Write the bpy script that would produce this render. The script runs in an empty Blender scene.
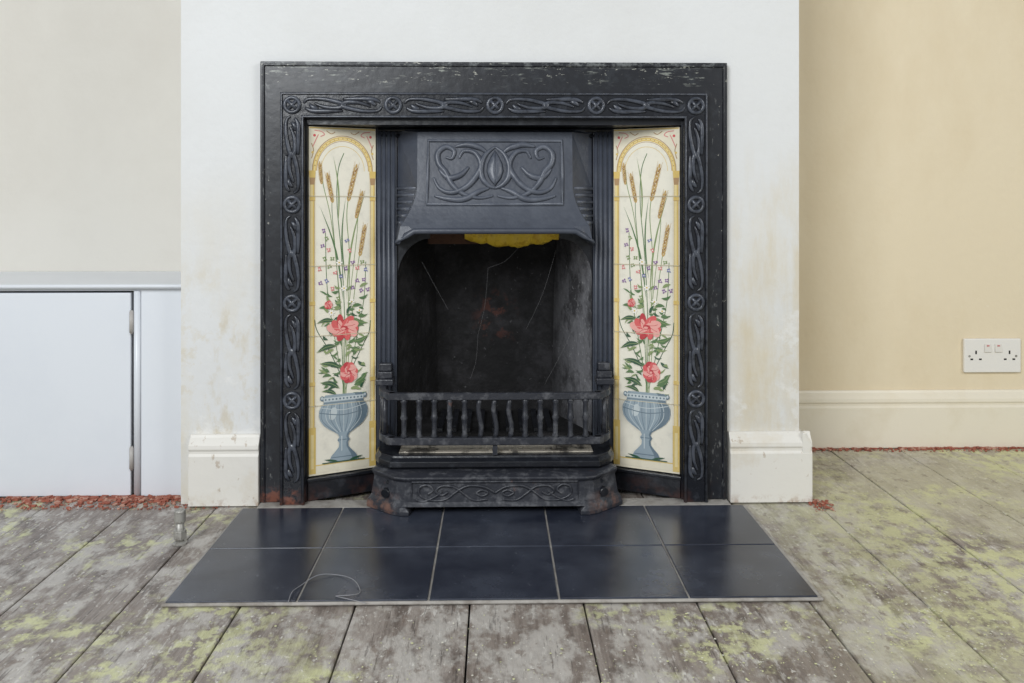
import bpy, bmesh, math, random
from mathutils import Vector
random.seed(7)
S = bpy.context.scene
C = S.collection
S.view_settings.view_transform = 'Standard'
PI = math.pi
# ---------------------------------------------------------------- camera model
FP, D, H, TH, HY = 850.0, 1.76, 0.615, 0.02, 205.0
CT, ST = math.cos(TH), math.sin(TH)
def PX(px, py, Y):
    u = (px-512)/FP; v = -(py-HY)/FP
    t = (Y+D)/(CT-u*ST)
    return t*(ST+u*CT), H+t*v
def X(px, Y=0): return PX(px, 300, Y)[0]
def Zz(px, py, Y): return PX(px, py, Y)[1]
def FL(px, py, z=0.0):
    u = (px-512)/FP; v = -(py-HY)/FP
    t = (z-H)/v
    return Vector((t*(ST+u*CT), t*(CT-u*ST)-D, z))
cam_d = bpy.data.cameras.new('camera')
cam = bpy.data.objects.new('camera', cam_d); C.objects.link(cam)
cam.location = (0, -D, H); cam.rotation_euler = (PI/2, 0, -TH)
cam_d.sensor_width = 36; cam_d.lens = FP*36/1024; cam_d.shift_y = -(341.5-HY)/1024
cam_d.clip_start = 0.02
S.camera = cam

# ---------------------------------------------------------------- materials
def c(r, g, b):
    f = lambda v: (v/255/12.92 if v/255 <= .04045 else ((v/255+.055)/1.055)**2.4)
    return (f(r), f(g), f(b), 1)
def mk(name, col, rough=.5, layers=(), bump=None, spec=.5, coat=0, metal=0, plank=None):
    """layers: (colour, scale xyz, lo, hi, amount, [masks (axis, from, to) or ('n', scale, (lo, hi))])"""
    m = bpy.data.materials.new(name); m.use_nodes = True
    nt = m.node_tree; N = nt.nodes; Lk = nt.links
    b = N['Principled BSDF']
    b.inputs['Roughness'].default_value = rough
    b.inputs['Metallic'].default_value = metal
    b.inputs['Specular IOR Level'].default_value = spec
    b.inputs['Coat Weight'].default_value = coat
    geo = N.new('ShaderNodeNewGeometry')
    sep = N.new('ShaderNodeSeparateXYZ'); Lk.new(geo.outputs['Position'], sep.inputs[0])
    rgb = N.new('ShaderNodeRGB'); rgb.outputs[0].default_value = col
    cur = rgb.outputs[0]
    def noise(sc, off, lo, hi, amt, det=8):
        mp = N.new('ShaderNodeMapping'); mp.inputs['Scale'].default_value = sc
        mp.inputs['Location'].default_value = (off*3.7+1.3, off*1.9, off*2.3)
        Lk.new(geo.outputs['Position'], mp.inputs[0])
        nz = N.new('ShaderNodeTexNoise'); nz.inputs['Scale'].default_value = 1
        nz.inputs['Detail'].default_value = det; nz.inputs['Roughness'].default_value = .68
        Lk.new(mp.outputs[0], nz.inputs['Vector'])
        mr = N.new('ShaderNodeMapRange'); mr.inputs[1].default_value = lo; mr.inputs[2].default_value = hi
        mr.inputs[3].default_value = 0; mr.inputs[4].default_value = amt
        Lk.new(nz.outputs[0], mr.inputs[0])
        return mr.outputs[0]
    if plank:   # each board its own tone
        x0, wd, pcol = plank
        a = N.new('ShaderNodeMath'); a.operation = 'SUBTRACT'; a.inputs[1].default_value = x0; Lk.new(sep.outputs[0], a.inputs[0])
        d_ = N.new('ShaderNodeMath'); d_.operation = 'DIVIDE'; d_.inputs[1].default_value = wd; Lk.new(a.outputs[0], d_.inputs[0])
        f_ = N.new('ShaderNodeMath'); f_.operation = 'FLOOR'; Lk.new(d_.outputs[0], f_.inputs[0])
        wn = N.new('ShaderNodeTexWhiteNoise'); wn.noise_dimensions = '1D'; Lk.new(f_.outputs[0], wn.inputs['W'])
        mx = N.new('ShaderNodeMix'); mx.data_type = 'RGBA'; mx.inputs[7].default_value = pcol
        Lk.new(wn.outputs[0], mx.inputs[0]); Lk.new(cur, mx.inputs[6]); cur = mx.outputs[2]
    for k, L in enumerate(layers):
        colr, sc, lo, hi, amt = L[:5]
        fac = noise(sc, k, lo, hi, amt)
        for ax, a0, a1 in (L[5] if len(L) > 5 else ()):
            if ax == 'n': o_ = noise(a0, k+.37, a1[0], a1[1], 1)
            else:
                if ax == 'ax':
                    ab = N.new('ShaderNodeMath'); ab.operation = 'ABSOLUTE'
                    Lk.new(sep.outputs[0], ab.inputs[0]); src = ab.outputs[0]
                else: src = sep.outputs['xyz'.index(ax)]
                q = N.new('ShaderNodeMapRange'); q.inputs[1].default_value = a0; q.inputs[2].default_value = a1
                Lk.new(src, q.inputs[0]); o_ = q.outputs[0]
            mu = N.new('ShaderNodeMath'); mu.operation = 'MULTIPLY'
            Lk.new(fac, mu.inputs[0]); Lk.new(o_, mu.inputs[1]); fac = mu.outputs[0]
        mx = N.new('ShaderNodeMix'); mx.data_type = 'RGBA'
        mx.inputs[7].default_value = colr
        Lk.new(fac, mx.inputs[0]); Lk.new(cur, mx.inputs[6]); cur = mx.outputs[2]
    Lk.new(cur, b.inputs['Base Color'])
    if bump:
        sc, st = bump
        mp = N.new('ShaderNodeMapping'); mp.inputs['Scale'].default_value = sc
        Lk.new(geo.outputs['Position'], mp.inputs[0])
        nz = N.new('ShaderNodeTexNoise'); nz.inputs['Scale'].default_value = 1; nz.inputs['Detail'].default_value = 6
        Lk.new(mp.outputs[0], nz.inputs['Vector'])
        bp = N.new('ShaderNodeBump'); bp.inputs['Strength'].default_value = st; bp.inputs['Distance'].default_value = .01
        Lk.new(nz.outputs[0], bp.inputs['Height']); Lk.new(bp.outputs[0], b.inputs['Normal'])
    return m

W = .176
K0 = -.039-13*W
RUST = (c(104, 64, 50), (16, 16, 16), .48, .62, .4, [('z', .05, .01)])
RUSTL = (c(136, 84, 66), (34, 34, 34), .46, .56, .7, [('x', -.365, -.40), ('z', .042, .03)])
DUST = (c(80, 84, 91), (30, 30, 30), .53, .68, .4)
M = {}
M['iron'] = mk('black_cast_iron', c(28, 30, 36), .3, [DUST, (c(16, 17, 20), (30, 30, 30), .5, .7, .5), RUST], ((90, 90, 90), .1))
M['iron_border'] = mk('highlighted_black_cast_iron', c(26, 28, 34), .26, [DUST, (c(84, 89, 100), (50, 50, 50), .3, .55, .7, [('y', -.0312, -.0338)]), RUST, RUSTL], ((90, 90, 90), .06))  # relief tops coloured paler as painted highlights, over dust and rust
M['iron_plate'] = mk('scraped_cast_iron', c(28, 30, 36), .34,
    [(c(54, 58, 64), (40, 40, 40), .52, .62, .4),
     (c(150, 154, 147), (24, 120, 150), .56, .61, .8, [('z', .852, .87), ('n', (9, 9, 12), (.47, .57))]),
     (c(178, 178, 168), (60, 90, 160), .62, .65, .9, [('z', .86, .87)]),
     (c(130, 132, 131), (150, 150, 40), .59, .63, .6, [('ax', .44, .45), ('n', (12, 12, 9), (.49, .57))]),
     (c(172, 170, 160), (110, 110, 80), .65, .67, .9, [('ax', .45, .46)]),
     (c(130, 134, 134), (60, 60, 60), .5, .6, .6, [('z', .893, .904)]),
     RUST, RUSTL], ((40, 40, 40), .06))
M['iron_hood'] = mk('grey_cast_iron', c(66, 71, 82), .4, [(c(88, 93, 103), (14, 14, 14), .47, .66, .45), (c(52, 55, 64), (40, 40, 40), .55, .66, .4)], ((110, 110, 110), .07))
M['iron_relief'] = mk('pale_grey_cast_iron', c(78, 83, 94), .35, [(c(106, 111, 122), (34, 34, 34), .45, .62, .6)], ((110, 110, 110), .07))  # raised hood parts in a paler grey than the hood
M['iron_dusty'] = mk('dusty_cast_iron', c(46, 48, 55), .38, [(c(112, 113, 117), (44, 44, 44), .50, .64, .5), (c(132, 88, 70), (20, 20, 20), .63, .69, .35), (c(140, 102, 84), (26, 26, 26), .46, .58, .6, [('ax', .18, .21), ('z', .05, .025)])], ((90, 90, 90), .15))
M['ash'] = mk('pale_ash_dust', c(200, 192, 178), .9, [(c(70, 66, 62), (14, 14, 14), .48, .56, .9)], ((90, 90, 90), .3))
M['soot'] = mk('sooty_firebrick', c(14, 13, 15), .85, [(c(46, 45, 48), (8, 8, 8), .49, .62, .75), (c(8, 8, 9), (24, 24, 24), .48, .6, .7), (c(84, 46, 36), (34, 34, 34), .52, .6, .65, [('ax', .06, .015), ('z', .27, .32), ('z', .43, .37)]), (c(110, 110, 112), (110, 110, 110), .64, .69, .5)], ((40, 40, 40), .6))
M['cheek'] = mk('grey_cheek', c(116, 116, 120), .85, [(c(40, 39, 42), (16, 16, 12), .46, .6, .85), (c(166, 166, 168), (90, 90, 90), .58, .66, .6), (c(22, 21, 23), (20, 20, 20), .4, .5, .8, [('z', .42, .60)]), (c(24, 23, 25), (12, 12, 12), .3, .4, .85, [('y', .13, .25)])], ((40, 40, 40), .6))  # right cheek, speckled grey, darker upwards and towards the back
M['brick'] = mk('sooty_brick', c(88, 62, 48), .9, [(c(30, 25, 22), (14, 14, 14), .45, .65, .9)], ((50, 50, 50), .6))
M['plaster'] = mk('stained_white_plaster', c(220, 221, 221), .75,
    [(c(214, 204, 180), (4, 4, 2), .42, .60, .7, [('z', .70, .38), ('ax', .46, .53)]),
     (c(206, 191, 158), (9, 9, 2.2), .48, .62, .6, [('x', .48, .52), ('z', .76, .55)]),
     (c(200, 188, 162), (11, 11, 6), .52, .6, .55, [('z', .52, .38), ('x', -.46, -.52)]),
     (c(206, 195, 170), (18, 18, 18), .55, .63, .45, [('z', .62, .3)]),
     (c(234, 233, 230), (7, 7, 7), .55, .6, .6, [('z', .6, .4)]),
     (c(211, 211, 209), (3, 3, 3), .45, .65, .5)], ((55, 55, 55), .12))
M['wall_grey'] = mk('grey_white_wall_paint', c(219, 215, 206), .7, [(c(209, 204, 194), (2, 2, 2), .42, .65, .6)], ((45, 45, 45), .08))
M['wall_cream'] = mk('beige_wall_paint', c(226, 212, 184), .7, [(c(216, 199, 167), (2.5, 2.5, 1.2), .42, .65, .7), (c(238, 230, 212), (34, 34, 34), .62, .67, .35, [('x', 1.02, 1.08), ('z', .44, .41)])], ((50, 50, 50), .12))
M['skirt'] = mk('worn_white_gloss', c(225, 222, 215), .4, [(c(204, 191, 166), (10, 10, 10), .5, .68, .5), (c(170, 150, 126), (40, 40, 24), .60, .64, .6), (c(160, 130, 104), (40, 40, 40), .5, .6, .7, [('z', .022, .0)])], ((40, 40, 40), .1))
M['skirt_r'] = mk('off_white_gloss', c(230, 222, 204), .35, [(c(214, 202, 176), (8, 8, 8), .5, .7, .5)], ((40, 40, 40), .05))
M['cup'] = mk('bluish_white_gloss', c(222, 226, 232), .32, [(c(212, 217, 225), (4, 4, 4), .48, .7, .4)], ((14, 14, 14), .05))
M['dark'] = mk('dark_gap', c(24, 22, 22), .9)
M['brass'] = mk('painted_hinge', c(176, 172, 168), .4)
M['hearth'] = mk('blue_black_glazed_tile', c(40, 44, 56), .25, [(c(90, 96, 109), (5, 5, 5), .42, .70, .5), (c(140, 142, 148), (120, 120, 120), .65, .71, .5)], ((14, 14, 14), .05), spec=.6)
M['grout'] = mk('grey_grout', c(166, 162, 156), .9, [(c(120, 112, 104), (30, 30, 30), .45, .65, .7)], ((80, 80, 80), .4))
GR = c(206, 207, 158)
M['floor'] = mk('weathered_floorboards', c(156, 147, 140), .42,
    [(c(110, 99, 92), (70, 2.6, 10), .45, .57, .65),
     (c(84, 74, 68), (24, 8, 6), .53, .61, .6),
     (c(194, 190, 184), (18, 11, 6), .47, .57, .7),
     (c(214, 211, 205), (90, 20, 20), .56, .61, .6, [('n', (5, 3, 3), (.45, .55))]),
     (c(62, 54, 50), (130, 10, 20), .60, .64, .6),
     (c(194, 190, 164), (3, 3, 3), .38, .54, .65, [('x', .4, .8)]),
     (GR, (34, 28, 28), .44, .54, .85, [('x', .45, .85), ('n', (3.2, 3, 3), (.42, .52))]),
     (GR, (34, 28, 28), .47, .54, .8, [('x', -.15, -.45), ('n', (5, 4.2, 4), (.48, .56))]),
     (GR, (34, 28, 28), .49, .55, .75, [('y', -.4, -.5), ('n', (4, 5, 5), (.52, .6))]),
     (c(118, 104, 94), (50, 36, 40), .59, .63, .6),
     (c(224, 222, 214), (110, 80, 60), .61, .65, .8)], ((90, 30, 40), .5), plank=(K0, W, c(136, 126, 118)))
M['subfloor'] = mk('floor_void', c(22, 18, 16), .95)
M['rubble'] = mk('brick_rubble', c(158, 92, 74), .95, [(c(196, 160, 142), (60, 60, 60), .52, .58, .8), (c(104, 64, 54), (60, 60, 60), .55, .62, .7)])
M['flake_g'] = mk('green_paint_flake', c(206, 208, 160), .8)
M['flake_w'] = mk('pale_paint_flake', c(212, 210, 196), .8)
M['steel'] = mk('dull_steel', c(168, 166, 160), .45, [(c(110, 104, 96), (90, 90, 90), .5, .6, .6)], metal=.4)
M['wire'] = mk('grey_wire', c(140, 140, 144), .5)
M['yellow'] = mk('yellow_plastic', c(232, 198, 62), .35, [(c(190, 148, 36), (50, 50, 50), .5, .6, .7)])
M['web'] = mk('cobweb', c(110, 110, 112), .8)
M['plastic'] = mk('white_plastic', c(230, 227, 222), .3)
M['plastic2'] = mk('white_plastic_rocker', c(220, 216, 209), .25)
M['red'] = mk('red_mark', c(190, 40, 40), .4)

# ---------------------------------------------------------------- mesh builder
def catmull(p, n=6, closed=False):
    p = [Vector(q) for q in p]; out = []; m = len(p)
    for i in range(m if closed else m-1):
        if closed: a, b, d, e = p[i-1], p[i], p[(i+1) % m], p[(i+2) % m]
        else: a, b, d, e = p[max(i-1, 0)], p[i], p[i+1], p[min(i+2, m-1)]
        for k in range(n):
            t = k/n
            out.append(.5*((2*b)+(d-a)*t+(2*a-5*b+4*d-e)*t*t+(3*b-a-3*d+e)*t**3))
    if not closed: out.append(p[-1])
    return out
class MB:
    def __init__(s): s.v = []; s.f = []; s.m = []; s.s = []; s.mi = 0
    def face(s, idx, sm=False): s.f.append(tuple(idx)); s.m.append(s.mi); s.s.append(sm)
    def add(s, pts):
        i = len(s.v); s.v += [tuple(p) for p in pts]; return list(range(i, i+len(pts)))
    def box(s, x0, x1, y0, y1, z0, z1):
        i = s.add([(x, y, z) for z in (z0, z1) for y in (y0, y1) for x in (x0, x1)])
        for q in ((0, 1, 3, 2), (4, 6, 7, 5), (0, 4, 5, 1), (2, 3, 7, 6), (0, 2, 6, 4), (1, 5, 7, 3)):
            s.face([i[k] for k in q])
    def prism(s, base, vec, sm=False):
        n = len(base); vec = Vector(vec)
        a = s.add(base); b = s.add([Vector(p)+vec for p in base])
        s.face(a[::-1]); s.face(b)
        for k in range(n): s.face((a[k], a[(k+1) % n], b[(k+1) % n], b[k]), sm)
    def loft(s, rings, closed=True, caps=True, sm=False):
        ids = [s.add(r) for r in rings]; n = len(rings[0])
        for a, b in zip(ids, ids[1:]):
            for k in range(n if closed else n-1):
                s.face((a[k], a[(k+1) % n], b[(k+1) % n], b[k]), sm)
        if caps: s.face(ids[0][::-1]); s.face(ids[-1])
    def tube(s, pts, r, n=8, up=(0, -1, 0), closed=False):
        pts = [Vector(p) for p in pts]; up = Vector(up); rings = []; m = len(pts)
        for i, p in enumerate(pts):
            if closed: t = pts[(i+1) % m]-pts[i-1]
            else: t = pts[min(i+1, m-1)]-pts[max(i-1, 0)]
            t = t.normalized() if t.length > 1e-9 else Vector((1, 0, 0))
            u = up if abs(t.dot(up)) < .95 else Vector((.3, .2, 1)).normalized()
            sd = t.cross(u).normalized(); nn = sd.cross(t)
            rr = r(i/max(1, m-1)) if callable(r) else r
            rings.append([p+sd*rr*math.cos(2*PI*k/n+PI/n)+nn*rr*math.sin(2*PI*k/n+PI/n) for k in range(n)])
        if closed: rings.append(rings[0])
        s.loft(rings, True, not closed, True)
    def lathe(s, prof, cx, cy, n=16, sm=True):
        s.loft([[(cx+r*math.cos(2*PI*k/n), cy+r*math.sin(2*PI*k/n), z) for k in range(n)] for r, z in prof], True, True, sm)
    def ring(s, cx, y, cz, R, r, n=20):
        s.tube([(cx+R*math.cos(2*PI*k/n), y, cz+R*math.sin(2*PI*k/n)) for k in range(n)], r, 6, closed=True)
    def chip(s, cx, cy, cz, a):
        R = random.uniform
        i = s.add([(cx+(x+R(-.35, .35))*a*R(.5, 1), cy+(y+R(-.35, .35))*a*R(.5, 1), cz+(.5+z*.5)*a*R(.6, .9)) for z in (-1, 1) for y in (-1, 1) for x in (-1, 1)])
        for q in ((0, 1, 3, 2), (4, 6, 7, 5), (0, 4, 5, 1), (2, 3, 7, 6), (0, 2, 6, 4), (1, 5, 7, 3)):
            s.face([i[k] for k in q])
def parent_world(p):
    v = Vector((0, 0, 0))
    while p: v += p.location; p = p.parent
    return v
def obj(name, mb, mats, parent=None, loc=(0, 0, 0), bevel=0, recalc=True, solid=0, seg=2):
    if not isinstance(mats, (list, tuple)): mats = [mats]
    org = parent_world(parent) if parent else Vector(loc)
    me = bpy.data.meshes.new(name)
    me.from_pydata([Vector(v)-org for v in mb.v], [], mb.f); me.update()
    for m in mats: me.materials.append(m)
    for p, mi, sm in zip(me.polygons, mb.m, mb.s): p.material_index = mi; p.use_smooth = sm
    if recalc:
        bm = bmesh.new(); bm.from_mesh(me); bmesh.ops.recalc_face_normals(bm, faces=bm.faces[:]); bm.to_mesh(me); bm.free()
    o = bpy.data.objects.new(name, me); C.objects.link(o)
    if parent: o.parent = parent
    else: o.location = org
    if solid:
        md = o.modifiers.new('solid', 'SOLIDIFY'); md.thickness = solid; md.offset = 0
    if bevel:
        md = o.modifiers.new('bevel', 'BEVEL'); md.width = bevel; md.segments = seg; md.limit_method = 'ANGLE'; md.angle_limit = .7
    return o
def tag(o, label, cat, group=None, kind=None):
    o['label'] = label; o['category'] = cat
    if group: o['group'] = group
    if kind: o['kind'] = kind
    return o
def thing(name, label, cat, loc, group=None):
    o = bpy.data.objects.new(name, None); C.objects.link(o); o.location = loc; o.empty_display_size = .05
    return tag(o, label, cat, group)
def struct(name, mb, mats, label=None, cat=None, **k):
    o = obj(name, mb, mats, **k); o['kind'] = 'structure'
    if label: o['label'] = label; o['category'] = cat
    return o

# ---------------------------------------------------------------- the room
BL, BR, AY = X(181), X(799), .385
TOPZ = 2.5
m = MB()
z0 = -.022
for k in range(27):
    xa = K0+k*W
    if k % 2: cuts = [-2.4, -1.1+random.uniform(-.3, .1), AY]
    else: cuts = [-2.4, AY]
    for a, b in zip(cuts, cuts[1:]):
        m.box(xa+.0014, xa+W-.0014, a+.001, b-.001, z0, random.uniform(-.0015, 0))
m.mi = 1; m.box(K0, K0+27*W, -2.4, AY, z0-.02, z0-.002)
struct('floor', m, [M['floor'], M['subfloor']], 'bare weathered floorboards spattered with yellow green paint', 'floor', bevel=.0015, seg=1)

m = MB()
OX, OZ = .405, .855
m.box(BL, -OX, 0, AY+.02, 0, TOPZ); m.box(OX, BR, 0, AY+.02, 0, TOPZ)
m.box(-OX, OX, 0, AY+.02, OZ, TOPZ); m.box(-OX, OX, .35, AY+.02, 0, OZ)
struct('wall_chimney_breast', m, M['plaster'], 'stained white plaster chimney breast around the fireplace', 'wall')
m = MB(); m.box(-2.3, BL, AY, AY+.02, 0, TOPZ)
struct('wall_back_left', m, M['wall_grey'], 'grey white alcove wall above the low cupboard', 'wall')
m = MB(); m.box(BR, 2.3, AY, AY+.02, 0, TOPZ)
struct('wall_back_right', m, M['wall_cream'], 'beige painted alcove wall with the socket', 'wall')

SK = [(0, .002), (.021, .002), (.021, .103), (.0175, .108), (.0175, .113), (.0205, .117), (.0195, .125), (.013, .134), (.009, .139), (.007, .145), (0, .145)]
def skirt_run(m, x0, x1, Y):
    m.prism([(x0, Y-t, z) for t, z in SK], (x1-x0, 0, 0))
m = MB(); skirt_run(m, X(188, -.02), -.4815, 0)
struct('baseboard_breast_left', m, M['skirt'], 'short white skirting block left of the fireplace', 'skirting board', bevel=.0015)
m = MB(); skirt_run(m, .4845, BR+.021, 0)
m.prism([(BR+t, -.0205, z) for t, z in SK], (0, AY-.002, 0))
struct('baseboard_breast_right', m, M['skirt'], 'short white skirting block right of the fireplace', 'skirting board', bevel=.0015)
m = MB(); skirt_run(m, BR+.022, 2.3, AY)
struct('baseboard_right', m, M['skirt_r'], 'long off-white skirting board along the right alcove', 'skirting board', bevel=.0015)

# ---------------------------------------------------------------- alcove cupboard
CY = .045
cb = thing('alcove_cupboard', 'low bluish white built-in cupboard filling the left alcove', 'cupboard', (-.95, .2, 0))
xd = X(131, CY); xs = BL-.001; xl = -1.45
zt = Zz(70, 284, CY); zd = Zz(100, 291.5, CY)
m = MB()
m.box(X(141, CY), xs, CY, CY+.02, .002, zt-.012); m.box(xl, xs, CY+.0005, CY+.02, zd+.001, zt-.012)
m.box(xl, xl+.05, CY, CY+.02, .002, zd+.001)
obj('face_frame', m, M['cup'], cb, bevel=.001)
m = MB(); m.tube([(X(137, CY), CY+.003, .004), (X(137, CY), CY+.003, zd+.001)], .0075, 10)
obj('bead_moulding', m, M['cup'], cb)
m = MB(); m.box(xl, xs, CY+.022, CY+.03, .002, zt-.012)
obj('carcass', m, M['dark'], cb)
m = MB()
m.prism([(xl, y, z) for y, z in ((AY-.001, zt), (CY-.012, zt), (CY-.016, zt-.002), (CY-.016, zt-.006), (CY-.012, zt-.009), (CY-.006, zt-.0095), (CY-.004, zt-.012), (AY-.001, zt-.012))], (xs-xl, 0, 0))
obj('top_shelf', m, M['cup'], cb, bevel=.0008)
m = MB(); m.box(xl+.053, xd, CY-.002, CY+.016, .003, zd-.003)
dr = obj('door', m, M['cup'], cb, bevel=.002)
for py in (322, 458):
    m = MB(); zc = Zz(131, py, CY)
    m.lathe([(.0045, zc-.022), (.0045, zc+.022)], xd+.002, CY-.002, 10)
    m.lathe([(.003, zc-.025), (.0035, zc+.025)], xd+.002, CY-.002, 8)
    obj('hinge', m, M['brass'], dr)

# ---------------------------------------------------------------- wall socket
sx, sz = PX(990.5, 355, AY)
so = thing('wall_socket', 'white double electrical socket on the beige alcove wall', 'socket', (sx, AY, sz))
m = MB(); m.box(sx-.073, sx+.073, AY-.010, AY-.0005, sz-.043, sz+.043)
obj('face_plate', m, M['plastic'], so, bevel=.0025, seg=3)
for sg in (-1, 1):
    m = MB(); xx = sx+sg*.0135
    m.prism([(xx-.0085, AY-.010, sz+.008), (xx-.0085, AY-.0145, sz+.010), (xx-.0085, AY-.0115, sz+.030), (xx-.0085, AY-.010, sz+.030)], (.017, 0, 0))
    m.mi = 1; m.box(xx-.003, xx+.003, AY-.0138, AY-.0115, sz+.0245, sz+.0265)
    obj('rocker_switch', m, [M['plastic2'], M['red']], so)
    m = MB(); x0 = sx+sg*.043
    m.box(x0-.002, x0+.002, AY-.0104, AY-.009, sz+.004, sz+.013)
    for q in (-1, 1): m.box(x0+q*.011-.0035, x0+q*.011+.0035, AY-.0104, AY-.009, sz-.011, sz-.007)
    obj('pin_slots', m, M['dark'], so)
    m = MB(); m.prism([(sx+sg*.06+.003*math.cos(a*PI/6), AY-.0108, sz-.001+.003*math.sin(a*PI/6)) for a in range(12)], (0, .002, 0))
    obj('screw', m, M['steel'], so)

# ---------------------------------------------------------------- hearth
HZ = .008
TX, TY = .1988, .199
he = thing('hearth', 'blue black glazed tiled hearth in front of the fireplace', 'hearth', (0, -.24, 0))
m = MB()
for r in range(2):
    for q in range(5):
        xa = -.5045+q*.2018; ya = -.449+r*.2022
        m.box(xa, xa+TX, ya, ya+TY, .001, HZ)
obj('tiles', m, M['hearth'], he, bevel=.0012, seg=2)
m = MB(); m.box(-.510, .510, -.4535, -.0455, .0005, HZ-.0022); m.box(-.48, .48, -.0455, -.001, .0005, HZ-.001)
obj('mortar_bed', m, M['grout'], he, bevel=.002, seg=1)

# ---------------------------------------------------------------- fireplace
fp = thing('fireplace', 'black cast iron fireplace with floral tiled sides and grey hood', 'fireplace', (0, -.01, HZ))
def ushape(xo, zo, xi, zi, zb=HZ): return [(-xo, zb), (-xo, zo), (xo, zo), (xo, zb), (xi, zb), (xi, zi), (-xi, zi), (-xi, zb)]
m = MB()
m.prism([(x, -.015, z) for x, z in ushape(.4795, .9086, .40, .82)], (0, .0145, 0))
m.tube([(-.472, -.0145, HZ), (-.472, -.0145, .901), (.472, -.0145, .901), (.472, -.0145, HZ)], .0045, 6)
obj('outer_plate', m, M['iron_plate'], fp, bevel=.003)

m = MB()
YB = -.030
m.prism([(x, YB, z) for x, z in ushape(.434, .843, .387, .792)], (0, .016, 0))
for xo, zo, r in ((.4320, .8410, .0038), (.3893, .7943, .0038)):
    m.tube([(-xo, YB, HZ), (-xo, YB, zo), (xo, YB, zo), (xo, YB, HZ)], r, 8)
BX, BZ = .4107, .8177
def medal(x, z):
    m.ring(x, YB-.0005, z, .0150, .0044)
    for a in (PI/4, -PI/4):
        d = Vector((math.cos(a), 0, math.sin(a)))*.0125
        p = Vector((x, YB-.0005, z)); m.tube([p-d, p, p+d], .0040, 6)
# bold whiplash scrolls: long open loops drawn out along the band
CELL = [[(-1, .2), (-.9, .8), (-.6, .9), (-.25, .6), (.05, .05), (-.1, -.4), (-.4, -.35), (-.62, .0), (-.72, .25)],
        [(1, -.2), (.9, -.8), (.6, -.9), (.25, -.6), (-.05, -.05), (.1, .4), (.4, .35), (.62, .0), (.72, -.25)],
        [(-.96, -.35), (-.78, -.85), (-.35, -.9), (.0, -.85)],
        [(.96, .35), (.78, .85), (.35, .9), (.0, .85)],
        [(-.85, .1), (-.74, -.4), (-.62, -.5)], [(.85, -.1), (.74, .4), (.62, .5)]]
def cell(x, z, a, b, vert):
    for st in CELL:
        q = [(x+t*b, YB+.0006, z+s*a) if vert else (x+s*a, YB+.0006, z+t*b) for s, t in st]
        m.tube(catmull(q, 5), lambda f: .0026+.0028*math.sin(PI*f), 8)
xs5 = [-BX, -.2065, 0, .2065, BX]
for x in xs5: medal(x, BZ)
for a, b in zip(xs5, xs5[1:]): cell((a+b)/2, BZ, (b-a)/2-.023, .0140, False)
zs = [BZ, .616, .416, .219, .03]
for sg in (-1, 1):
    for z in zs[1:4]: medal(sg*BX, z)
    for a, b in zip(zs, zs[1:]): cell(sg*BX, (a+b)/2, (a-b)/2-.023, .0140, True)
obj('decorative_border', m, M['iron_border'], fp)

m = MB()   # reveals and plate behind the hood
for sg in (-1, 1):
    a, b = sorted((sg*.384, sg*.395)); m.box(a, b, -.014, .075, HZ, .80)
    m.prism([(sg*.2095, .068, .60), (sg*.2095, .068, .455)]+[(sg*(.1395+.07*math.cos(t*PI/16)), .068, .455+.088*math.sin(t*PI/16)) for t in range(1, 9)]+[(sg*.1395, .068, .60)], (0, .008, 0))
m.box(-.384, .384, -.014, .075, .7795, .80)
m.box(-.209, .209, .066, .076, .565, .7795)
m.box(-.209, .209, .066, .076, HZ, .10)
m.tube([(-.25, .060, .775), (.25, .060, .775)], .005, 8); m.tube([(-.25, .064, .763), (.25, .064, .763)], .005, 8)
obj('inner_frame', m, M['iron'], fp)
for sg in (-1, 1):
    m = MB(); a, b = sorted((sg*.2105, sg*.2525))
    m.box(a, b, .060, .076, HZ, .7785)
    for k in range(4):
        x = a+.006+k*.0100
        m.tube([(x, .060, HZ+.002), (x, .060, .777)], .0044, 8)
    obj('fluted_column', m, M['iron_hood'], fp)
    m = MB()
    m.prism([(sg*x, y, HZ) for x, y in ((.383, -.012), (.2535, .052), (.2535, .075), (.383, .075))], (0, 0, .040))
    m.prism([(sg*x, y, HZ+.040) for x, y in ((.383, -.018), (.2535, .046), (.2535, .075), (.383, .075))], (0, 0, .007))
    obj('plinth', m, M['iron'], fp, bevel=.0015)

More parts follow.
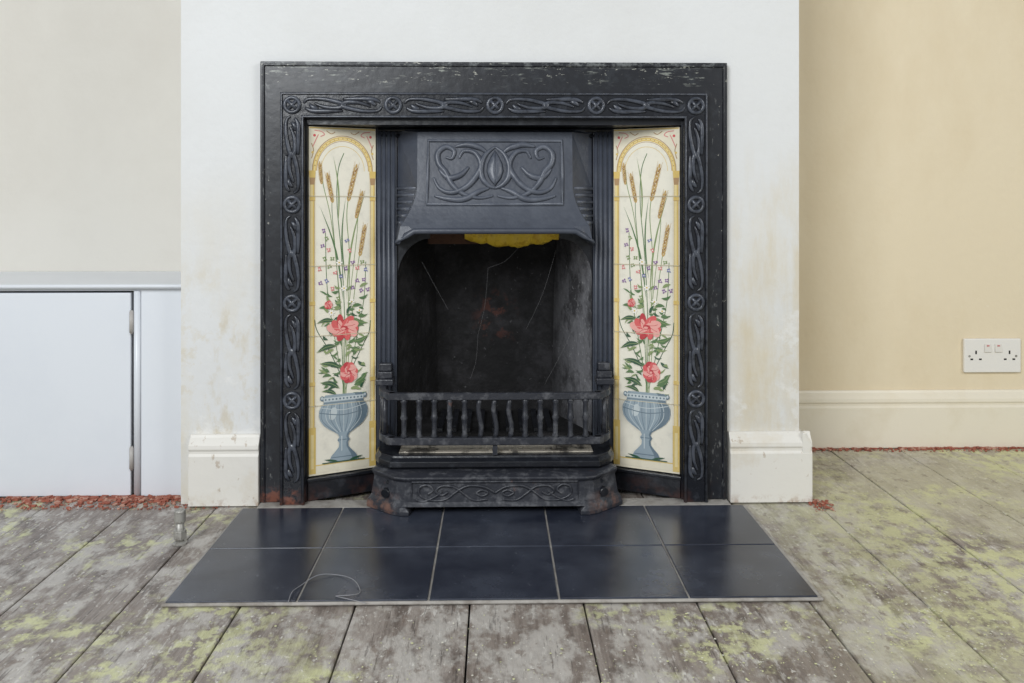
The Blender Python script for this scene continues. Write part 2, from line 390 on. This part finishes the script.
# --- painted tile panels
TC = {'cream': (237, 229, 206), 'pale': (241, 236, 220), 'gold': (226, 196, 116), 'goldl': (238, 218, 160), 'brown': (182, 148, 108),
      'wheat': (198, 166, 108), 'wheatd': (160, 124, 80), 'green': (92, 124, 82), 'greend': (58, 92, 70), 'greenl': (140, 158, 108),
      'rose': (220, 98, 100), 'rosed': (192, 62, 72), 'rosel': (240, 172, 164), 'blue': (134, 138, 176), 'violet': (146, 114, 158),
      'white': (250, 246, 238), 'urn': (152, 168, 178), 'urnd': (110, 128, 140), 'urnl': (198, 208, 210), 'joint': (206, 196, 168), 'pink': (222, 146, 142)}
tk = list(TC)
tm = [mk('glaze_'+k, c(*TC[k]), .1, [(c(*[int(v*.9) for v in TC[k]]), (40, 40, 40), .5, .7, .5)], coat=.6) for k in tk]
def tile_panel(sg):
    rnd = random.Random(3)
    m = MB(); out = Vector((.383, -.006)); inn = Vector((.2537, .057))
    if sg < 0: p0, p1 = Vector((-out.x, out.y)), Vector((-inn.x, inn.y))
    else: p0, p1 = Vector((inn.x, inn.y)), Vector((out.x, out.y))
    dv = p1-p0; nr = Vector((dv.y, -dv.x)).normalized()
    if nr.y > 0: nr = -nr
    st = [0]
    def pt(px, py, off):
        u = (px-307)/70; v = (473-py)/347
        q = p0+dv*u+nr*off
        return Vector((q.x, q.y, .0565+.721*v))
    def nxt(col): st[0] += 1; m.mi = tk.index(col); return .0003+st[0]*4.0e-6
    def poly(ps, col):
        o = nxt(col); m.face(m.add([pt(x, y, o) for x, y in ps]))
    def ell(x, y, rx, ry, col, rot=0, n=14):
        cr, sr = math.cos(rot), math.sin(rot)
        poly([(x+rx*math.cos(2*PI*k/n)*cr-ry*math.sin(2*PI*k/n)*sr, y+rx*math.cos(2*PI*k/n)*sr+ry*math.sin(2*PI*k/n)*cr) for k in range(n)], col)
    def stroke(ps, w, col, sm=True):
        o = nxt(col)
        q = [Vector(p[:2]) for p in catmull([(x, y, 0) for x, y in ps], 6)] if sm else [Vector(p) for p in ps]
        L, R = [], []
        for i, p in enumerate(q):
            t = (q[min(i+1, len(q)-1)]-q[max(i-1, 0)]).normalized(); s_ = Vector((-t.y, t.x))*w/2
            L.append(pt(p.x+s_.x, p.y+s_.y, o)); R.append(pt(p.x-s_.x, p.y-s_.y, o))
        a, b = m.add(L), m.add(R)
        for k in range(len(L)-1): m.face((a[k], a[k+1], b[k+1], b[k]))
    def leaf(x0, y0, x1, y1, w, col, bend=0.0, vein=True):
        a, b = Vector((x0, y0)), Vector((x1, y1)); d = b-a; s_ = Vector((-d.y, d.x)).normalized()
        up, dn = [], []
        for k in range(9):
            t = k/8; mid = a+d*t+s_*bend*math.sin(PI*t); h = w*math.sin(PI*t**.8)/2
            up.append(mid+s_*h); dn.append(mid-s_*h)
        poly([tuple(p) for p in up+dn[-2:0:-1]], col)
        if vein: stroke([tuple(a), tuple(a+d*.5+s_*bend), tuple(b)], .5, 'greenl')
    m.mi = 0
    for k in range(5):
        y0, y1 = 473-k*69.4-.25, 473-(k+1)*69.4+.25
        base = [pt(307.3, y0, 0), pt(376.7, y0, 0), pt(376.7, y1, 0), pt(307.3, y1, 0)]
        m.prism(base, (-nr.x*.007, -nr.y*.007, 0))
    # arch and side columns
    R_ = 29
    def arcp(r, e): return [(342+r*math.cos(PI*k/20), 170-r*e*math.sin(PI*k/20)) for k in range(21)]
    arc = arcp(R_, 1.12)
    poly([(314.5, 470), (314.5, 170)]+arc[::-1][1:-1]+[(369.5, 170), (369.5, 470)], 'pale')
    stroke(arc, 3.6, 'gold', False); stroke(arcp(31.2, 1.13), .7, 'brown', False); stroke(arcp(26.8, 1.11), .6, 'brown', False); stroke(arc, 1.2, 'goldl', False)
    for k in range(1, 20):
        a = PI*k/20; ell(342+29*math.cos(a), 170-29*1.12*math.sin(a), .6, .6, 'brown', 0, 6)
    stroke(arcp(22.5, 1.1), .5, 'gold', False)
    for sx_ in (-1, 1):
        x = 342+sx_*31.3
        poly([(x-2.2, 182), (x+2.2, 182), (x+2.2, 462), (x-2.2, 462)], 'goldl'); poly([(x+.6, 184), (x+2.0, 184), (x+2.0, 440), (x+.6, 440)], 'gold')
        stroke([(x-2.2, 182), (x-2.2, 462)], .4, 'brown', False); stroke([(x+2.2, 182), (x+2.2, 462)], .4, 'brown', False)
        poly([(x-3.4, 172), (x+3.4, 172), (x+2.4, 184), (x-2.4, 184)], 'brown'); poly([(x-3.4, 170), (x+3.4, 170), (x+3, 177), (x-3, 177)], 'gold')
        for yb in (196, 300, 380): poly([(x-2.8, yb), (x+2.8, yb), (x+2.8, yb+4), (x-2.8, yb+4)], 'gold'); stroke([(x-2.8, yb+4), (x+2.8, yb+4)], .6, 'brown', False)
        poly([(x-3.5, 425), (x+3.5, 425), (x+3.5, 471), (x-3.5, 471)], 'gold'); poly([(x-1.5, 432), (x+1.5, 432), (x+1.5, 466), (x-1.5, 466)], 'goldl')
        cx = 342+sx_*29
        stroke([(cx, 130), (cx-sx_*7, 131), (cx-sx_*10, 134), (cx-sx_*6, 136)], .9, 'pink'); stroke([(cx+sx_*2, 147), (cx-sx_*2, 138), (cx-sx_*4, 134)], .9, 'pink')
        stroke([(cx+sx_*3, 158), (cx+sx_*1, 150), (cx+sx_*3, 143)], .8, 'brown'); stroke([(cx-sx_*12, 130), (cx-sx_*17, 133), (cx-sx_*21, 131)], .8, 'brown')
        ell(cx, 135, 1.4, 1.4, 'rose'); ell(cx+sx_*2, 152, 1.2, 1.2, 'gold')
    stroke([(308, 127.5), (376, 127.5)], 1.2, 'gold', False)
    poly([(315, 462), (369, 462), (369, 470), (315, 470)], 'cream'); stroke([(312, 463), (372, 463)], 1.0, 'gold', False)
    # stems
    for ps, w, col in [([(342, 396), (342, 340), (337, 280), (330, 220), (322, 185), (320, 168)], .7, 'greenl'),
                  ([(343, 396), (344, 330), (341, 260), (336, 205), (337, 170), (343, 152)], .8, 'green'),
                  ([(344, 396), (347, 320), (349, 260), (346, 215), (349, 190)], .8, 'greenl'), ([(345, 396), (351, 320), (357, 270), (361, 245)], .7, 'greenl'),
                  ([(343, 396), (340, 330), (336, 270), (331, 215), (331, 195)], .6, 'green'), ([(343, 390), (334, 340), (326, 290), (324, 232)], .7, 'green'),
                  ([(345, 390), (356, 340), (364, 300), (366, 262)], .7, 'green'), ([(344, 350), (350, 290), (357, 230), (357, 205)], .6, 'greenl'),
                  ([(342, 380), (328, 350), (316, 330), (313, 318)], .8, 'greend'), ([(346, 380), (360, 352), (369, 335), (371, 322)], .8, 'greend')]:
        stroke(ps, w, col)
    leaf(337, 222, 332, 155, 1.5, 'greenl', 3, False); leaf(346, 300, 366, 190, 1.7, 'greenl', -5, False); leaf(342, 300, 318, 205, 1.8, 'green', 5, False); leaf(345, 280, 345, 196, 1.5, 'green', -4, False)
    def ear(x0, y0, x1, y1, r=1.9):
        a, b = Vector((x0, y0)), Vector((x1, y1)); d = (b-a); s_ = Vector((-d.y, d.x)).normalized(); rot = math.atan2(d.y, d.x); n = 9
        for k in range(n):
            p = a+d*k/n
            for q in (-1, 1):
                pp = p+s_*q*r*.6
                ell(pp.x, pp.y, d.length/n*.75, r*.5, 'wheat' if (k+q) % 3 else 'wheatd', rot+q*.35, 8)
                e = pp+d*.25+s_*q*1.6; stroke([tuple(pp), tuple(e)], .25, 'wheat', False)
        ell(b.x, b.y, 2.6, r*.6, 'wheat', rot, 8)
    ear(348, 198, 356, 165, 1.8); ear(360, 254, 365, 226, 1.6); ear(331, 200, 326, 174, 1.5); ear(356, 216, 362, 192, 1.5); ear(320, 182, 318, 163, 1.1)
    for x, y in [(322, 230), (325, 238), (321, 245), (327, 249), (323, 258), (328, 266), (331, 258), (318, 268), (352, 262), (357, 268), (362, 262), (366, 270), (364, 280), (357, 281), (334, 272), (349, 250), (346, 240), (319, 282), (325, 280), (368, 290), (352, 288), (331, 288), (340, 276), (345, 268), (361, 291), (337, 298)]:
        col = rnd.choice(['blue', 'violet', 'violet', 'pink', 'greenl'])
        for k in range(4):
            a = k*PI/2+rnd.random(); ell(x+1.2*math.cos(a), y+1.2*math.sin(a), 1.4, .8, col, a, 8)
        ell(x, y, .6, .6, 'white', 0, 8)
    for x, y in [(343, 288), (338, 262), (351, 302), (330, 312), (359, 311)]:
        for k in range(6):
            a = k*PI/3; ell(x+1.8*math.cos(a), y+1.8*math.sin(a), 1.6, .9, 'white', a, 8)
        ell(x, y, 1.0, 1.0, 'gold', 0, 8)
    for k in range(105):
        y = rnd.uniform(286, 392); sd = rnd.choice((-1, 1)); x = 343+sd*rnd.uniform(1, 18); L = rnd.uniform(5, 11)
        a = rnd.uniform(-.7, 1.1); leaf(x, y, max(316, min(368, x+sd*L*math.cos(a))), y-L*math.sin(a), rnd.uniform(1.5, 3.4), rnd.choice(['green', 'greend', 'green', 'greenl']), rnd.uniform(-2, 2), False)
    for l in [(335, 345, 315, 351, 5), (352, 342, 369, 336, 4.5), (333, 320, 315, 322, 4), (353, 318, 368, 324, 4), (340, 368, 318, 362, 5), (354, 384, 367, 374, 5), (338, 388, 319, 381, 5), (352, 394, 366, 394, 4), (335, 394, 320, 390, 4)]:
        leaf(*l, 'greend' if l[0] < 345 else 'green', 2)
    def rose(x, y, rx, ry):
        J = lambda s=.1: 1+rnd.uniform(-s, s)*1.6
        for k in range(10):
            a = 2*PI*k/10+rnd.uniform(-.15, .15); q = .56*J()
            ell(x+rx*q*math.cos(a), y+ry*q*math.sin(a), rx*.46*J(), ry*.38*J(), ('rose', 'rosel', 'rose', 'rosed')[k % 4], a+.4)
        for k in range(7):
            a = 2*PI*k/7+.4; ell(x+rx*.34*J()*math.cos(a), y+ry*.3*J()*math.sin(a)-ry*.05, rx*.33*J(), ry*.24*J(), ('rosel', 'rose')[k % 2], a+.5)
        for k in range(7):
            a = 2*PI*k/7; stroke([(x+rx*.2*math.cos(a), y+ry*.2*math.sin(a)), (x+rx*.5*math.cos(a+.5), y+ry*.45*math.sin(a+.5)), (x+rx*.75*math.cos(a+.5), y+ry*.75*math.sin(a+.5))], .45, ('rosed', 'rosel')[k % 2])
        ell(x, y, rx*.24, ry*.22, 'rosed'); ell(x-rx*.05, y+ry*.05, rx*.14, ry*.11, 'rosel')
    rose(343, 328, 16.5, 11); rose(348, 373, 9.5, 11); rose(327, 304, 4.2, 4.6)
    # urn: wide round fluted bowl on a short foot
    prof = [(394, 19), (397, 21), (400, 20.5), (402, 20.5), (405, 23), (409, 25), (414, 25.3), (419, 24), (424, 20.5), (428, 15.5), (431, 10.5), (434, 6), (437, 4.5), (440, 6.5), (443, 4.5), (447, 5), (451, 8.5), (455, 12.5), (458, 14), (462, 14.5)]
    ux = 342.5
    for sx_ in (-1, 1):
        ell(ux+sx_*22, 397, 2.2, 2.6, 'urnd'); ell(ux+sx_*22.2, 396.6, 1.1, 1.4, 'urnl')
    poly([(ux-w, y) for y, w in prof]+[(ux+w, y) for y, w in prof[::-1]], 'urn')
    poly([(ux+w*.98, y) for y, w in prof]+[(ux+w*.6, y) for y, w in prof[::-1]], 'urnd')
    poly([(ux-21, 396.5), (ux+21, 396.5), (ux+20.5, 400.5), (ux-20.5, 400.5)], 'urnl'); stroke([(ux-20.5, 401.8), (ux+20.5, 401.8)], .9, 'urnd', False)
    ell(ux-11, 413, 4, 6.5, 'urnl', .3)
    for k in range(-5, 6):
        stroke([(ux+k*3.9, 403), (ux+k*4.6, 412), (ux+k*4.1, 421), (ux+k*1.6, 432)], .6, 'urnd' if k % 2 else 'urnl')
        ell(ux+k*3.7, 398.5, 1.0, 1.0, 'urnd', 0, 8)
    stroke([(ux-25, 411), (ux, 415), (ux+25, 411)], .9, 'urnd'); stroke([(ux-23, 406), (ux, 410), (ux+23, 406)], .7, 'urnl')
    stroke([(ux-6, 440), (ux+6, 440)], .9, 'urnd', False); stroke([(ux-12.5, 457), (ux+12.5, 457)], .9, 'urnd', False); stroke([(ux-2, 436), (ux-2, 451)], 1, 'urnl', False)
    leaf(ux-6, 461, ux-20, 458, 2.2, 'greend', 0, False); leaf(ux+6, 461, ux+20, 458, 2.2, 'greend', 0, False); stroke([(ux-22, 461.5), (ux+22, 461.5)], 1.0, 'greend', False)
    for k in range(1, 5): stroke([(307.3, 473-k*69.4), (376.7, 473-k*69.4)], .6, 'joint', False)
    obj('tile_panel', m, tm, fp, recalc=False)
tile_panel(-1); tile_panel(1)

# --- hood: one tapered casting that flares forward to a straight lower lip
m = MB()
secs = [(.7735, .046, .172, .206), (.767, .031, .162, .206), (.650, .0055, .1605, .207)]
for k in range(1, 11):
    t = k/10; secs.append((.650-.088*t, .0055-.018*t-.0155*t*t, .1605+.008*t+.0295*t*t, .207+.0005*t))
NX = 24
rings = []; lip = []
for j, (z, yf, xf, xb) in enumerate(secs):
    last = j == len(secs)-1
    r = [(-xb, .0655, z if not last else .538)]
    for k in range(NX+1):
        q = 2*k/NX-1; zz = z
        if last: zz = z-.024*max(0, (abs(q)-.82)/.18)**1.5; lip.append((q*xf, yf, zz))
        r.append((q*xf, yf, zz))
    r.append((xb, .0655, z if not last else .538))
    rings.append(r)
m.loft(rings, closed=False, caps=False)
m.face(m.add(rings[0]))
m.tube([rings[-1][0]]+lip+[rings[-1][-1]], .0045, 8)
hood = obj('hood', m, M['iron_hood'], fp, solid=.004)
def hp(px, py, off=0):
    f = (py-138)/72
    return Vector(((px-496)/478, .030-.036*f-.0025-off, .766-.161*f))
m = MB()
def rect(a, b, e, d, r): m.tube([hp(a, b), hp((a+e)/2, b), hp(e, b), hp(e, (b+d)/2), hp(e, d), hp((a+e)/2, d), hp(a, d), hp(a, (b+d)/2)], r, 4, closed=True)
rect(429, 145, 563, 205, .0042)
ST_ = [[(494, 197), (480, 199), (464, 195), (453, 186), (447, 175), (440, 167), (439, 157), (447, 151), (455, 155), (453, 162), (447, 161)],
       [(435, 180), (441, 190), (453, 194), (467, 189), (477, 179), (482, 168), (476, 157), (465, 155), (460, 162)],
       [(436, 197), (450, 200), (466, 200), (480, 193), (490, 190)], [(440, 172), (449, 180), (461, 178), (470, 170)],
       [(496, 151), (487, 158), (482, 169), (483, 180), (489, 187), (496, 190)], [(456, 151), (468, 149), (481, 152), (488, 157)]]
for mir in (1, -1):
    for st in ST_:
        m.tube(catmull([hp(496+(x-496)*mir, y, -.0006) for x, y in st], 6), lambda f: .0024+.0044*math.sin(PI*f), 8)
bud = [(496, 154), (492, 160), (488.5, 167), (487.5, 174), (490, 181), (496, 188), (502, 181), (504.5, 174), (503.5, 167), (500, 160)]
m.loft([[hp(x, y) for x, y in bud], [hp(496+(x-496)*.85, 172+(y-172)*.9, .003) for x, y in bud], [hp(496+(x-496)*.25, 172+(y-172)*.6, .005) for x, y in bud]], sm=True)
m.tube([hp(496, 156, .004), hp(496, 172, .005), hp(496, 187, .003)], .0014, 6)
obj('relief_panel', m, M['iron_relief'], hood)
for sg in (-1, 1):
    m = MB()
    for k in range(6):
        z = .650-.0145*k; t = (.650-z)/.088
        xf = .1605+.008*t+.0295*t*t; yf = .0055-.018*t-.0155*t*t
        m.tube([(sg*(xf+.002), yf+.005, z), (sg*.207, .060, z)], .0042, 6, up=(0, 0, 1))
    obj('side_rib', m, M['iron_relief'], hood)

# --- firebox
m = MB(); m.box(-.208, .208, .077, .30, .110, .122)
fb = obj('firebox', m, M['soot'], fp)
def backrow(z, xb, yb): return [(xb*math.cos(PI-PI*k/12), yb+.022*math.sin(PI*k/12)-.022, z) for k in range(13)]
m = MB(); m.loft([backrow(.122, .135, .29), backrow(.42, .140, .275), backrow(.56, .146, .24), backrow(.70, .150, .20)], closed=False, caps=False, sm=True)
obj('fireback', m, M['soot'], fb, recalc=False)
for sg in (-1, 1):
    m = MB(); i = m.add([(sg*.2095, .077, .122), (sg*.135, .268, .122), (sg*.14, .253, .42), (sg*.2095, .077, .42), (sg*.146, .218, .56), (sg*.2095, .077, .56), (sg*.15, .178, .70), (sg*.2095, .077, .70)])
    for q in ((0, 1, 2, 3), (3, 2, 4, 5), (5, 4, 6, 7)): m.face([i[k] for k in q])
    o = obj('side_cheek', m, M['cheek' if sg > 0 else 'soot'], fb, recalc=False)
    if sg > 0: o['label'] = 'grey cheek'
m = MB(); m.box(-.15, .04, .135, .19, .528, .60); m.box(-.2, .2, .078, .30, .70, .705)
obj('throat', m, M['brick'], fb, bevel=.004)
m = MB()
for k in range(9): m.box(-.12+k*.03-.006, -.12+k*.03+.006, .085, .26, .123, .131)
obj('bottom_grate', m, M['iron'], fp)

# --- fire bars
PATH = [(-.234, .055), (-.233, .01), (-.226, -.018), (-.206, -.040), (-.198, -.045), (0, -.047), (.198, -.045), (.206, -.040), (.226, -.018), (.233, .01), (.234, .055)]
def rail(m, z, h, w):
    p = catmull([(x, y, 0) for x, y in PATH], 5); rings = []
    for i_, q in enumerate(p):
        t = (p[min(i_+1, len(p)-1)]-p[max(i_-1, 0)]).normalized(); s_ = Vector((t.y, -t.x, 0))
        rings.append([(q+s_*a*w+Vector((0, 0, z+b*h))) for a, b in ((-.5, -.38), (-.38, -.5), (.38, -.5), (.5, -.38), (.5, .38), (.38, .5), (-.38, .5), (-.5, .38))])
    m.loft(rings)
m = MB(); rail(m, .230, .014, .015); rail(m, .140, .015, .015)
m.box(-.005, .005, -.050, -.040, .112, .134)
bars = obj('fire_bars', m, M['iron_dusty'], fp)
for k in range(13):
    x = -.183+k*.0305; m = MB()
    if 5 <= k <= 7: m.tube([(x+.003*math.sin(j*PI/4), -.0465, .146+j*.0098) for j in range(9)], .0052, 8)
    else: m.lathe([(.0060, .146), (.0072, .150), (.0050, .156), (.0056, .182), (.0078, .187), (.0056, .192), (.0050, .215), (.0072, .220), (.0060, .225)], x, -.0465, 10)
    obj('spindle', m, M['iron_dusty'], bars)
for sg in (-1, 1):
    for yy, xx in ((-.020, .2245), (.006, .2325)):
        m = MB(); m.lathe([(.0052, .146), (.0052, .225)], sg*xx, yy, 10); obj('spindle', m, M['iron_dusty'], bars)
    m = MB()
    for x0, x1, y0, za, zb in ((.213, .250, .02, .237, .250), (.216, .247, .03, .250, .264), (.219, .244, .038, .264, .280)):
        a, b = sorted((sg*x0, sg*x1)); m.box(a, b, y0, .0585, za, zb)
    obj('bracket', m, M['iron_dusty'], bars, bevel=.002)
m = MB()
def led(z, g, dy): return [(x*(1+g), y-dy if abs(x) < .23 else y, z) for x, y in [(-.246, .05), (-.244, .0), (-.234, -.026), (-.208, -.05), (.208, -.05), (.234, -.026), (.244, .0), (.246, .05)]]
m.loft([led(.0855, 0, 0), led(.090, .012, .006), led(.100, .012, .006), led(.106, -.01, -.004), led(.110, -.012, -.006)])
obj('grate_ledge', m, M['iron'], fp, bevel=.001)
m = MB(); m.box(-.195, .20, -.028, .07, .1105, .1125)
for k in range(90):
    m.chip(random.uniform(-.19, .19), random.uniform(-.026, .06), .1115, random.uniform(.001, .004))
obj('ash_layer', m, M['ash'], fp)

# --- ash pan cover
ac = thing('ashpan_cover', 'low black iron ash pan cover with scroll relief beneath the grate', 'ashpan cover', (0, -.06, HZ))
m = MB()
def plan(z, xf, yf, xb, yb): return [(-xb, yb+.012, z), (-xb, yb, z), (-xf-.012, yf+.006, z), (-xf+.008, yf, z), (xf-.008, yf, z), (xf+.012, yf+.006, z), (xb, yb, z), (xb, yb+.012, z)]
m.loft([plan(.024, .190, -.096, .256, -.040), plan(.032, .186, -.090, .250, -.037), plan(.070, .182, -.086, .244, -.034), plan(.076, .187, -.091, .249, -.034), plan(.080, .187, -.091, .249, -.034), plan(.0845, .176, -.076, .240, -.030)])
for sg in (-1, 1):
    q = [(sg*.259, -.028), (sg*.259, -.042), (sg*.202, -.092), (sg*.186, -.100), (sg*.168, -.100), (sg*.160, -.028)]
    q2 = [(sg*.256, -.028), (sg*.256, -.041), (sg*.201, -.090), (sg*.186, -.097), (sg*.176, -.097), (sg*.172, -.028)]
    m.loft([[(x, y, HZ+.0003) for x, y in q], [(x, y, .016) for x, y in q], [(x, y, .0245) for x, y in q2]])
body = obj('cover_body', m, M['iron_dusty'], ac, bevel=.0015)
def ap(px, py): return Vector(((px-499)/508, -.0885, .077-(py-472)/508*1.02))
m = MB()
a, b, e, d = 416, 475, 582, 497
m.tube([ap(a, b), ap(499, b), ap(e, b), ap(e, (b+d)/2), ap(e, d), ap(499, d), ap(a, d), ap(a, (b+d)/2)], .0022, 6, closed=True)
AS = [[(499, 486), (488, 480), (472, 479), (460, 485), (450, 492), (436, 493), (424, 488), (424, 480), (432, 478), (437, 483), (432, 487)], [(492, 492), (478, 493), (468, 487), (458, 480), (446, 479), (440, 484), (446, 488), (452, 485)], [(420, 492), (428, 494), (440, 489), (446, 484)], [(480, 486), (486, 489), (492, 486), (486, 483), (480, 486)]]
for mir in (1, -1):
    for st in AS: m.tube(catmull([ap(499+(x-499)*mir, y) for x, y in st], 5), .0028, 6)
obj('scroll_relief', m, M['iron_dusty'], body)
for sg in (-1, 1):
    m = MB(); m.tube([(sg*.214, -.062, .045), (sg*.218, -.073, .043)], .009, 10, up=(0, 0, 1)); m.tube([(sg*.213, -.062, .064), (sg*.213, -.066, .064)], .004, 8, up=(0, 0, 1))
    obj('stud', m, M['iron'], ac)

# ---------------------------------------------------------------- loose things
m = MB(); n1, n2 = 30, 8; rnd = random.Random(5)
ids = []
for j in range(n2+1):
    row = []
    for k in range(n1+1):
        x = -.066+.205*k/n1; t = j/n2
        sag = math.sin(PI*min(1, .2+.8*t))*(.78+.22*math.sin(PI*k/n1))
        row.append((x, .080+.045*t+.004*math.sin(k*1.7+j), .598-.075*sag+.0014*rnd.uniform(-1, 1)+.002*math.sin(k*.9+j*.5)))
    ids.append(m.add(row))
for a, b in zip(ids, ids[1:]):
    for k in range(n1): m.face((a[k], a[k+1], b[k+1], b[k]), True)
tag(obj('plastic_bag', m, M['yellow'], loc=(.04, .1, .56), recalc=False), 'crumpled yellow plastic stuffed up the flue under the hood', 'plastic bag')

pp = FL(180, 544)
ps = thing('pipe_stub', 'short capped metal pipe stub rising from the boards', 'pipe', pp)
for nm, prof in (('pipe', [(.0075, 0), (.0075, .044)]), ('nut', [(.0115, .010), (.0120, .012), (.0120, .024), (.0115, .026)]), ('cap', [(.0095, .040), (.0100, .042), (.0100, .060), (.0092, .062)]), ('flange', [(.013, .0005), (.013, .003), (.008, .006)])):
    m = MB(); m.lathe(prof, pp.x, pp.y, 6 if nm == 'nut' else 16, sm=(nm == 'pipe')); obj(nm, m, M['steel'], ps)

m = MB()
wp = [(288, 603), (292, 594), (300, 586), (318, 577), (338, 575), (354, 582), (360, 592), (350, 597), (336, 596), (344, 600), (366, 603)]
m.tube(catmull([FL(x, y, HZ+.0014)+Vector((0, 0, .003*(k % 2))) for k, (x, y) in enumerate(wp)], 7), .0006, 6, up=(0, 0, 1))
tag(obj('wire', m, M['wire'], loc=FL(325, 590, HZ)), 'thin looped grey wire lying on the front hearth tiles', 'wire')

m = MB()
for a, b in [((478, 335), (488, 268)), ((422, 262), (448, 310)), ((556, 250), (526, 330)), ((586, 290), (545, 385)), ((478, 335), (470, 380)), ((488, 268), (520, 246))]:
    p, q = PX(*a, .07), PX(*b, .07)
    P, Q = Vector((p[0], .07, p[1])), Vector((q[0], .078, q[1])); mid = (P+Q)/2+Vector((.004, 0, -.008))
    m.tube(catmull([P, mid, Q], 6), .00022, 4)
tag(obj('cobweb', m, M['web']), 'fine pale cobweb strands across the dark firebox opening', 'cobweb', kind='stuff')

def rub(label, n, xr, yr, s0, s1, pw=3):
    m = MB(); cen = [random.uniform(*xr) for _ in range(max(4, n//80))]; k = 0
    while k < n:
        x = random.gauss(random.choice(cen), .05) if random.random() < .75 else random.uniform(*xr)
        if not xr[0] < x < xr[1]: continue
        t = random.random()**pw
        m.chip(x, yr[1]-(yr[1]-yr[0])*t, 0, s0+(s1-s0)*random.random()**2.5*(1-.6*t)); k += 1
    tag(obj('rubble', m, M['rubble'], loc=((xr[0]+xr[1])/2, (yr[0]+yr[1])/2, 0)), label, 'rubble', kind='stuff')
rub('red brick rubble strewn along the foot of the cupboard', 1700, (-1.3, -.54), (-.03, .038), .0008, .0075, 3.5)
rub('red brick dust line below the off-white skirting board', 1500, (.68, 1.7), (.337, .363), .0008, .007, 3.5)
rub('small red rubble heap at the end of right white skirting block', 100, (.645, .69), (-.07, -.01), .0008, .006, 1.5)

m = MB(); rf = random.Random(11)
def blocked(x, y):
    return (abs(x) < .53 and y > -.47) or y > .32 or (x < .62 and y > -.06) or (.6 < x < .73 and -.12 < y < .02) or y < -1.1 or (abs(x-pp.x) < .03 and abs(y-pp.y) < .03)
cl = [(rf.uniform(.55, 1.6), rf.uniform(-.95, .3)) for _ in range(60)]+[(rf.uniform(-1.2, -.5), rf.uniform(-.9, -.1)) for _ in range(22)]+[(rf.uniform(-.6, .6), rf.uniform(-.9, -.5)) for _ in range(12)]
cnt = 0
while cnt < 5500:
    cx, cy = rf.choice(cl); x = rf.gauss(cx, .07); y = rf.gauss(cy, .07)
    if blocked(x, y): continue
    a = .0006+.0020*rf.random()**2.2; m.mi = 0 if rf.random() < .75 else 1; ph = rf.random()*6; zz = rf.uniform(.0006, .0014)
    m.face(m.add([(x+a*rf.uniform(.5, 1.2)*math.cos(ph+k*2*PI/5), y+a*rf.uniform(.5, 1.2)*math.sin(ph+k*2*PI/5), zz+rf.uniform(0, .0008)) for k in range(5)])); cnt += 1
tag(obj('paint_flakes', m, [M['flake_g'], M['flake_w']], recalc=False), 'scattered yellow green paint flakes over the floorboards', 'paint flakes', kind='stuff')

# ---------------------------------------------------------------- light
w = bpy.data.worlds.new('room_light'); S.world = w; w.use_nodes = True
w.node_tree.nodes['Background'].inputs[0].default_value = (.92, .965, 1, 1)
w.node_tree.nodes['Background'].inputs[1].default_value = .34
def area(name, loc, tgt, sx_, sy_, e, col):
    l = bpy.data.lights.new(name, 'AREA'); l.shape = 'RECTANGLE'; l.size = sx_; l.size_y = sy_; l.energy = e; l.color = col
    o = bpy.data.objects.new(name, l); C.objects.link(o); o.location = loc
    o.rotation_euler = (Vector(tgt)-Vector(loc)).to_track_quat('-Z', 'Y').to_euler()
area('window_light', (-1.4, -3.0, 2.0), (0, 0, .4), 1.4, 1.4, 88, (.95, .978, 1))
area('right_bounce_fill', (2.1, -2.0, 1.6), (1.1, -.4, 0), 1.0, 1.0, 23, (1, .99, .965))  # added bounce lamp from the right, brightens the right-hand floor
